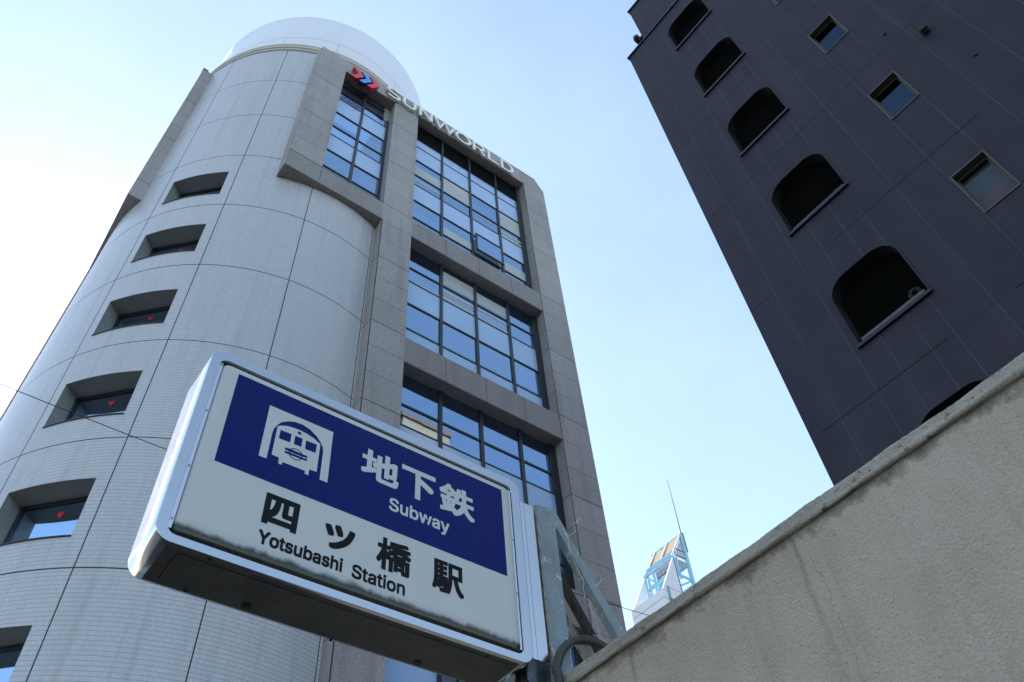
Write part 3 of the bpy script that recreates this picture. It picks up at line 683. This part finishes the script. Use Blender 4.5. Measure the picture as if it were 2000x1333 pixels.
# dark gasket edge of the bezel opening, then the pillow-shaped acrylic face
m = MB(); loft(m, [ring(X0 + .0345, X1 - .0425, Z0 + .0305, Z1 - .0435, .0285, YF + .012), ring(X0 + .037, X1 - .045, Z0 + .033, Z1 - .046, .027, YF + .013), ring(X0 + .037, X1 - .045, Z0 + .033, Z1 - .046, .027, YF + .035)]); m.build('gasket', M_BLACK, bz)
def face(y, s, mats):
    m = MB(); P = lambda i, d: ring(X0 + .047 + i, X1 - .047 - i, Z0 + .034 + i, Z1 - .050 - i, .024, y + s * d)
    loft(m, [P(0, .030), P(0, .016), P(.002, .009), P(.006, .004), P(.012, .0008), P(.020, -.001), P(.034, -.0022), P(.052, -.0025)], True)
    o = m.build('face_panel', mats, T4, smooth=True); return o
fp = face(YF, 1, M_PANEL); face(YB, -1, M_PANEL)
# side retaining strips and their screws
for xa, xb in ((X0 + .035, X0 + .046), (X1 - .054, X1 - .044)):
    m = MB(); m.box(xa, xb, YF + .0055, YF + .012, Z0 + .05, Z1 - .06); st = m.build('retaining_strip', M_ALU, T4)
    for z in ((3.16, 3.36, 3.60, 3.83) if xa < 1 else (3.35, 3.59)):
        m = MB(); c = (xa + xb) / 2; m.tube([(c, YF + .0055, z), (c, YF + .0035, z)], .0042, 12); s = m.build('screw', M_ALU, st)
        m = MB(); m.prism([(c - .003, z - .0006), (c - .0006, z - .0006), (c - .0006, z - .003), (c + .0006, z - .003), (c + .0006, z - .0006), (c + .003, z - .0006), (c + .003, z + .0006), (c + .0006, z + .0006), (c + .0006, z + .003), (c - .0006, z + .003), (c - .0006, z + .0006), (c - .003, z + .0006)], YF + .0031, YF + .0036, XZ); m.build('screw_slot', M_BLACK, st)
YP = YF - .0025                     # front of the acrylic
def plate(poly, y, name, mt, parent=fp):
    m = MB(); m.prism(poly, y, y + .0004, XZ); return m.build(name, mt, parent)
plate([(.4795, 3.4065), (1.6055, 3.4015), (1.6040, 3.8110), (.4780, 3.8105)], YP - .0006, 'blue_panel', M_BLUE)
YI = YP - .0012
TUN = [(0.6087, 3.7279), (0.8537, 3.73), (0.8587, 3.4949), (0.8295, 3.4951), (0.8273, 3.6235), (0.8222, 3.6417), (0.813, 3.6579), (0.7931, 3.6793), (0.7653, 3.6964), (0.736, 3.7037), (0.7084, 3.701), (0.6824, 3.6901), (0.6606, 3.6726), (0.6479, 3.6514), (0.6399, 3.6279), (0.6379, 3.6044), (0.6376, 3.4932), (0.6104, 3.4929)]
TRAIN = [(0.6509, 3.6496), (0.663, 3.658), (0.6807, 3.6664), (0.7019, 3.6713), (0.7293, 3.6732), (0.7578, 3.6698), (0.7869, 3.6624), (0.8128, 3.648), (0.8148, 3.5214), (0.7882, 3.5198), (0.7878, 3.4937), (0.7744, 3.4936), (0.7744, 3.5065), (0.6918, 3.505), (0.6919, 3.4932), (0.6796, 3.4919), (0.6775, 3.5167), (0.6517, 3.5182)]
TWIN = [[(0.6638, 3.6374), (0.7042, 3.6392), (0.7045, 3.6), (0.6636, 3.5984)], [(0.718, 3.6389), (0.746, 3.6393), (0.7461, 3.6013), (0.7185, 3.6002)], [(0.7595, 3.6384), (0.8001, 3.6399), (0.8003, 3.601), (0.7601, 3.5997)]]
TBAR = [[(0.6916, 3.5702), (0.7119, 3.5734), (0.7555, 3.5713), (0.7732, 3.5719), (0.7735, 3.562), (0.757, 3.561), (0.7113, 3.5603), (0.6919, 3.5613)], [(0.692, 3.5563), (0.7118, 3.5572), (0.7576, 3.5573), (0.7631, 3.5567), (0.7737, 3.5588), (0.7736, 3.5497), (0.7562, 3.5483), (0.7107, 3.5474), (0.6924, 3.5473)]]
TLAMP = [(0.7316, 3.6585), (0.7385, 3.6605)]
TRING = [(0.7316, 3.5591), (0.7064, 3.5578), (0.7572, 3.5598), (0.7238, 3.5836), (0.7407, 3.5349)]
TDOT = [(0.7597, 3.561), (0.7656, 3.5617), (0.7654, 3.5559), (0.7597, 3.5557)]
CONDUIT = [(1.7488, 2.994), (1.7599, 3.0605), (1.7814, 3.1194), (1.8185, 3.1694), (1.8661, 3.2039), (1.9221, 3.2233), (1.9715, 3.2264), (2.0172, 3.2199), (2.0647, 3.2076)]
WIRE1 = [(1.847, 3.8255), (1.8855, 3.8273), (1.913, 3.8029), (1.9328, 3.7799), (1.9471, 3.7211), (1.945, 3.6473), (1.9695, 3.622), (1.9907, 3.5683), (1.9993, 3.5311), (1.9932, 3.4958), (2.0059, 3.4756), (1.9954, 3.4576), (2.0202, 3.4406), (2.0243, 3.4229), (2.0145, 3.4419), (2.0258, 3.392), (2.0363, 3.3706), (2.0455, 3.3429), (2.0558, 3.3039), (2.0699, 3.2844)]
WIRE2 = [(1.94, 3.7029), (1.9352, 3.6371), (1.9782, 3.633), (2.0179, 3.5997), (2.0615, 3.5887), (2.093, 3.5697), (2.0583, 3.5233)]
WIRE3 = [(1.9389, 3.7205), (1.965, 3.7408), (1.9862, 3.7675), (1.9775, 3.7959), (1.9851, 3.809), (1.9982, 3.8123), (2.0089, 3.8299), (2.0346, 3.8548)]
WIRE4 = [(1.9034, 3.7919), (1.8872, 3.7574), (1.8729, 3.7243)]
BOLTS = [(0.547, 2.008), (0.551, 2.183), (0.729, 2.16), (1.034, 2.2), (1.522, 2.028), (1.341, 2.171), (1.523, 2.204)]

lg = MB()
lg.prism(TUN, YI, YI + .0004, XZ); lg.prism(TRAIN, YI - .0002, YI + .0003, XZ)
lg.build('train_emblem', M_WHITE_TXT, fp)
lg = MB(); y2 = YI - .0008
for q in TWIN + TBAR: lg.prism(q, y2, y2 + .0004, XZ)
cx, cz = TLAMP[0]; lg.prism([(cx + .0072 * math.cos(t * math.tau / 20), cz + .0062 * math.sin(t * math.tau / 20)) for t in range(20)], y2, y2 + .0004, XZ)
ro = [(.7318 + .0256 * math.cos(t * math.tau / 40), 3.5592 + .0246 * math.sin(t * math.tau / 40)) for t in range(40)]
ri = [(.7318 + .0222 * math.cos(t * math.tau / 40), 3.5592 + .0212 * math.sin(t * math.tau / 40)) for t in range(40)]
for k in range(40):
    j = (k + 1) % 40; lg.quad((*[ro[k][0]], y2 - .0002, ro[k][1]), (ro[j][0], y2 - .0002, ro[j][1]), (ri[j][0], y2 - .0002, ri[j][1]), (ri[k][0], y2 - .0002, ri[k][1]))
lg.build('emblem_detail', M_BLUE, fp)
lg = MB(); lg.prism(TDOT, y2 - .0005, y2 - .0002, XZ); lg.build('emblem_dot', M_WHITE_TXT, fp)

KER = [(-1, -1), (-.33, -1), (.33, -1), (1, -1), (1, -.33), (1, .33), (1, 1), (.33, 1), (-.33, 1), (-1, 1), (-1, .33), (-1, -.33)]
FONT = None
try:
    FONT = bpy.data.fonts.load(os.path.join(bpy.utils.system_resource('DATAFILES'), 'fonts', 'Inter.woff2'))
except Exception as ex:
    print('font fallback', ex)
def lettering(text, box, bold, name, mt, y, font=None, parent=fp):
    """planar glyphs fitted to box = (x0, x1, z0, z1); copies shifted round a circle thicken the strokes"""
    c = bpy.data.curves.new('text', 'FONT'); c.body = text; c.resolution_u = 6
    if font: c.font = font
    o = bpy.data.objects.new('text', c); COL.objects.link(o)
    dg = bpy.context.evaluated_depsgraph_get(); me = bpy.data.meshes.new_from_object(o.evaluated_get(dg))
    vs = [(v.co.x, v.co.y) for v in me.vertices]; fs = [tuple(p.vertices) for p in me.polygons]
    bpy.data.objects.remove(o); bpy.data.curves.remove(c); bpy.data.meshes.remove(me)
    x0 = min(v[0] for v in vs); x1 = max(v[0] for v in vs); z0 = min(v[1] for v in vs); z1 = max(v[1] for v in vs)
    bx0, bx1, bz0, bz1 = box; r = bold
    m = MB(); n = 12 if r else 1
    for k in range(n + (1 if r else 0)):
        dx, dz = (r * KER[k][0], r * KER[k][1]) if (r and k < n) else (0, 0)
        i = len(m.v)
        for a, b in vs:
            m.v.append((bx0 + r + (a - x0) / (x1 - x0) * (bx1 - bx0 - 2 * r) + dx, y - .00002 * k, bz0 + r + (b - z0) / (z1 - z0) * (bz1 - bz0 - 2 * r) + dz))
        for f in fs: m.f.append(tuple(i + q for q in f)); m.m.append(0)
    return m.build(name, mt, parent)
for ch, b, w in (('地', (.9764, 1.1306, 3.588, 3.726), .0046), ('下', (1.1419, 1.2895, 3.583, 3.722), .0052), ('鉄', (1.3077, 1.466, 3.581, 3.722), .0040)):
    lettering(ch, b, w, 'kanji', M_WHITE_TXT, YI)
for ch, b, w in (('四', (.6638, .780, 3.2475, 3.3644), .0052), ('ツ', (.8734, .982, 3.246, 3.341), .0050), ('橋', (1.0646, 1.1964, 3.238, 3.364), .0036), ('駅', (1.2809, 1.4101, 3.234, 3.360), .0036)):
    lettering(ch, b, w, 'kanji', M_BLACK_TXT, YI)
lettering('Subway', (1.0986, 1.3513, 3.4721, 3.544), .0017, 'latin_line', M_WHITE_TXT, YI, FONT)
lettering('Yotsubashi', (.6645, .9487, 3.1716, 3.2221), .0018, 'latin_line', M_BLACK_TXT, YI, FONT)
lettering('Station', (.9825, 1.1772, 3.1672, 3.2195), .0016, 'latin_line', M_BLACK_TXT, YI, FONT)

# underside: access hatch and bolts
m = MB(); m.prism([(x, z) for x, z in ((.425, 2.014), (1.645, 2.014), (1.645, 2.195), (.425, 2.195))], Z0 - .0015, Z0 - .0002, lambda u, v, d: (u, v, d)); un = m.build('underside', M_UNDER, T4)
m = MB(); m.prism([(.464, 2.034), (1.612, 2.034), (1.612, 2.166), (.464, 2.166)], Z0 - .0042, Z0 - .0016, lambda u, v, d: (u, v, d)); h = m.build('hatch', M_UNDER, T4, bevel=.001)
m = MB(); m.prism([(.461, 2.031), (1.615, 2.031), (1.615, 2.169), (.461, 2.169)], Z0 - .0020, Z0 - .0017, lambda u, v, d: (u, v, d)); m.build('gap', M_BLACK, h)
for x in (.735, 1.37):
    m = MB(); m.box(x - .04, x + .04, 2.0362, 2.040, Z0 - .0052, Z0 - .0042); m.build('finger_pull', M_RAIL, h)
for x, y in BOLTS:
    big = .014 if (abs(x - .729) < .01 or abs(x - 1.341) < .01) else .0062
    m = MB(); m.tube([(x, y, Z0 - .001), (x, y, Z0 - (.009 if big > .01 else .004))], big, 12); m.build('bolt', M_BLACK, T4)
# square mounting box between sign and post
m = MB(); m.box(1.7005, 1.772, YF + .006, YB - .01, 3.110, 3.806); mb_ = m.build('mounting_box', M_ALU, T4, bevel=.0015)
m = MB(); m.box(1.722, 1.7228, YF + .0055, YF + .007, 3.111, 3.805); m.build('seam', M_BLACK, mb_)
m = MB(); m.tube([(1.735, 2.12, 3.11), (1.735, 2.12, 3.05)], .022, 14); m.tube([(1.735, 2.12, 3.085), (1.735, 2.12, 3.06)], .028, 14); m.build('cable_gland', M_BLACK, T4)

# ------------------------------------------------------------------ bracket: post and braces
T5 = thing('sign_bracket', 'weathered blue steel post with slanting braces standing on the wall top', 'bracket', (1.84, 2.07, 3.04))
m = MB(); m.prism([(1.799, 3.04), (1.889, 3.04), (1.897, 3.78), (1.903, 3.828), (1.874, 3.850), (1.812, 3.845), (1.799, 3.838)], 2.020, 2.028, XZ)
m.box(1.83, 1.838, 2.028, 2.112, 3.04, 3.82); m.box(1.800, 1.868, 2.112, 2.120, 3.04, 3.82)
po = m.build('post', M_PAINT, T5)
m = MB(); 
zz = 3.04
while zz < 3.83:
    h = rw.uniform(.02, .06); x = rw.uniform(.0, .006); m.box(1.7925 + x * .3, 1.800 + x * .6, 2.019, 2.030, zz, min(zz + h, 3.835)); zz += h
m.build('rust_edge', M_RUST, po)
m = MB(); m.box(1.775, 1.93, 1.99, 2.16, 3.036, 3.046); m.build('base_plate', M_PAINT, T5)
def brace(p, q, w, mt, name='brace', y=2.045, t=.008):
    p = Vector(p); q = Vector(q); d = (q - p).normalized(); n = Vector((-d.y, d.x)) * w / 2
    m = MB(); m.prism([tuple(p + n), tuple(p - n), tuple(q - n), tuple(q + n)], y, y + t, XZ)
    m.prism([tuple(p - n), tuple(p - n + n.normalized() * .007), tuple(q - n + n.normalized() * .007), tuple(q - n)], y + t, y + .034, XZ)
    return m.build(name, mt, T5)
brace((1.897, 3.872), (2.45, 2.944), .050, M_PAINT, y=2.040)
brace((1.93, 3.78), (2.41, 2.955), .024, M_RUST_D, y=2.14)
brace((1.97, 3.612), (2.38, 3.02), .018, M_RUST, y=2.19)
# ------------------------------------------------------------------ conduit and loose wires
def smooth(pts, n=6):
    out = []; P = [Vector(p) for p in pts]
    for i in range(len(P) - 1):
        a, b, c, d = P[max(i - 1, 0)], P[i], P[i + 1], P[min(i + 2, len(P) - 1)]
        for k in range(n):
            t = k / n; out.append(.5 * ((2 * b) + (c - a) * t + (2 * a - 5 * b + 4 * c - d) * t * t + (3 * b - a - 3 * c + d) * t ** 3))
    return out + [P[-1]]
m = MB(); cpts = [(1.742, 1.94, 1.2), (1.742, 1.94, 2.6)] + [(x, 1.96 - (.02 if z < 3.0 else 0), z) for x, z in CONDUIT] + [(2.2, 1.96, 3.06), (2.3, 1.96, 2.98)]
m.tube(smooth(cpts, 5), .0165, 14)
tag(m.build('cable_conduit', M_PIPE, None, smooth=True), 'thick dark grey conduit bending over the top of the concrete wall', 'pipe')
M_WIRE = mat('pale bare wire', (.50, .49, .45), .5); 
m = MB()
for i, (wv, y) in enumerate(((WIRE1, 2.012), (WIRE2, 2.0), (WIRE4, 2.012))):
    m.tube(smooth([(x, y - .006 * math.sin(k * 1.7), z) for k, (x, z) in enumerate(wv)], 4), .0013, 5)
m.tube([(2.0, 2.0, 3.29), (2.04, 2.0, 3.288), (2.075, 2.0, 3.283)], .0013, 5)
m.tube(smooth([(2.0699, 2.006, 3.2844), (2.085, 2.01, 3.2), (2.09, 2.02, 3.1), (2.10, 2.02, 3.04)], 4), .0013, 5)
LW = tag(m.build('loose_wire', M_WIRE), 'thin pale tangled wire hanging loose along the blue brace', 'wire')
m = MB(); m.tube(smooth([(x, 1.998, z) for x, z in WIRE3[:6]], 4), .0012, 5); m.tube(smooth([(x, 1.998, z) for x, z in WIRE3[4:]], 4), .0022, 5); o = m.build('wire_end', M_WIRE); o.parent = LW

# ------------------------------------------------------------------ overhead cable
m = MB(); m.tube([(x, 8.0, 8.72 + .0060 * (x - 1.0) ** 2) for x in [-24 + .75 * k for k in range(69)]], .0055, 6)
tag(m.build('overhead_cable', M_BLACK), 'thin black cable strung across the street in front of the white cylinder', 'cable')

# ------------------------------------------------------------------ far white tower
def FT(x, y, z): return (x * .6, y * .6, 1.6 + (z - 1.6) * .6)
T6 = thing('distant_tower', 'distant white tower with haze paled blue steel crown and tan sloped roof panels', 'building', FT(194, 157, 1.6 - 1.6 / .6))
M_TW = mat_noisy('white tower panel', (.70, .70, .74), (.76, .76, .79), .6, .2); M_TBL = mat('haze paled blue steel', (.34, .60, .74), .5); M_TAN = mat('tan roof panel', (.36, .235, .12), .6); M_TG = mat('green terrace edge', (.10, .42, .33), .6)  # crown steel is lightened, distance haze put into its colour
FXZ = lambda u, w, d: FT(u, d, w)
m = MB(); m.box(184.34, 204, 150, 165.05, 0, 155.95, FT); body = m.build('body', M_TW, T6)
m = MB(); m.box(184.30, 204, 149.96, 165.1, 152.70, 152.9, FT); M_TJ = mat('blue grey joint', (.28, .34, .42), .7); m.build('joint', M_TJ, body)
m = MB(); m.box(186.8, 187.4, 149.5, 150, 152.95, 157.6, FT); m.build('vent_pipe', M_TJ, body)
m = MB(); m.box(186.6, 204, 149.0, 149.95, 152.2, 152.6, FT); m.build('terrace_edge', M_TG, body)
for y0, y1 in ((149.95, 150.7), (164.4, 165.1)):
    m = MB(); m.prism([(184.6, 155.9), (194.1, 155.9), (194.1, 172.3)], y0, y1, FXZ); fn = m.build('fin', M_TW, T6)
    m = MB(); m.box(187, 194.1, y0 - .05, y1 + .05, 157.35, 157.6, FT); m.build('joint', mat('blue joint', (.26, .42, .52), .7), fn)
SL = (184.8 - 172.4) / (201.6 - 194.1)
def slope_z(x): return 172.4 + (x - 194.1) * SL
m = MB()
ys3 = (150.3, 157.0, 160.3, 164.5)
for y in ys3:
    if y != 157.0: m.bar(FT(194.1, y, 155.9), FT(194.1, y, 172.2), .42, .42, upv=(1, 0, 0))
    m.bar(FT(195.9, y, 164.0), FT(195.9, y, slope_z(195.9)), .34, .34, upv=(1, 0, 0))
    m.bar(FT(201.6, y, 155.9), FT(201.6, y, 184.8), .6, .7, upv=(1, 0, 0))
    for z in (156.5, 165.3): m.bar(FT(194.1, y, z), FT(201.6, y, z), .35, .45)
m.bar(FT(194.1, 150.3, 160.5), FT(201.6, 150.3, 165.3), .3, .35)
for x, z, t in ((194.1, 172.2, .35), (195.9, 175.4, .75), (201.6, 184.6, .5), (194.1, 166.6, .5), (195.9, 168.6, .5), (201.6, 171.6, .5), (201.6, 163.5, .5)): m.bar(FT(x, 150.3, z), FT(x, 164.5, z), .35, t)
m.bar(FT(194.1, 164.5, 172.4), FT(195.9, 163.2, 175.6), .35, .35); m.bar(FT(194.1, 164.5, 173.0), FT(195.9, 160.3, 167.4), .25, .3)
m.build('steel_crown', M_TBL, T6)
for y in (150.3, 156.9, 163.3):
    m = MB(); m.bar(FT(193.9 if y < 151 else 195.7, y, 172.6 if y < 151 else 175.7), FT(201.8, y, 185.4), .3, .35); m.build('rafter', M_TW, T6)
for a, b in ((150.9, 156.6), (157.2, 163.0)):
    m = MB(); P4 = [FT(195.9, a, slope_z(195.9) + .35), FT(195.9, b, slope_z(195.9) + .35), FT(201.6, b, 185.1), FT(201.6, a, 185.1)]
    m.quad(*P4); m.quad(*[(q[0] + .12, q[1], q[2] - .12) for q in reversed(P4)]); m.build('roof_panel', M_TAN, T6)
M_LV = mat('pale louvre blade', (.46, .42, .48), .6); M_LR = mat('brown louvre rail', (.10, .05, .05), .6)
m = MB()
for k in range(15): y = 151.2 + .60 * k; m.box(195.7, 195.85, y, y + .24, 169.0, 175.0, FT)
m.build('louvre', M_LV, T6)
m = MB()
for k in range(9): x = 196.2 + .48 * k; m.box(x, x + .2, 150.05, 150.2, 173.0, slope_z(x) - .6, FT)
m.build('louvre', M_LV, T6)
for z in (169.6, 172.6):
    m = MB(); m.box(195.6, 195.7, 151, 160, z, z + .4, FT); m.build('louvre_rail', M_LR, T6)
for z in (173.4, 176.2):
    m = MB(); m.box(196, 200.6, 149.95, 150.05, z, z + .35, FT); m.build('louvre_rail', M_LR, T6)
m = MB(); m.box(194.3, 202.6, 150.2, 160, 171.9, 172.3, FT); m.build('crown_deck', M_TW, T6)
m = MB(); m.tube([FT(202.1, 150.2, 184.6), FT(202.3, 150.1, 198), FT(202.4, 150, 211)], .16, 6, taper=.07)
an = m.build('antenna', mat('grey antenna', (.20, .21, .23), .5), T6)
m = MB(); m.bar(FT(203.1, 150.2, 177.6), FT(203.1, 150.2, 186), .22, .22, upv=(1, 0, 0))
for z in (178, 181.5, 185.5): m.bar(FT(201.8, 150.2, z), FT(203.1, 150.2, z), .2, .2)
m.build('antenna_bracket', mat('grey bracket', (.22, .23, .26), .5), T6)

# ------------------------------------------------------------------ block across the street, seen mirrored in the windows
T7 = thing('beige_block', 'beige rendered block mirrored in the lowest window bay of the tower', 'building', (23.5, -12, 0))
M_BEI = mat_noisy('beige render', (.34, .25, .16), (.42, .31, .20), .85, 1.2, (1, 1, .3)); 
m = MB(); m.box(21.4, 25.6, -18, -8, 0, 46.4); m.build('wall', M_BEI, T7)
m = MB(); m.box(21.25, 25.75, -18.1, -7.85, 46.4, 46.9); m.build('parapet', mat('brown parapet cap', (.16, .10, .07), .7), T7)
for k in range(8):
    z = 3.0 + 3.6 * k
    m = MB(); m.box(22.2, 24.8, -8.06, -7.97, z, z + 1.9); wn2 = m.build('window', M_FRAME, T7)
    m = MB(); m.box(22.3, 24.7, -7.969, -7.96, z + .1, z + 1.8); m.build('glass', M_GLASS_D, wn2)
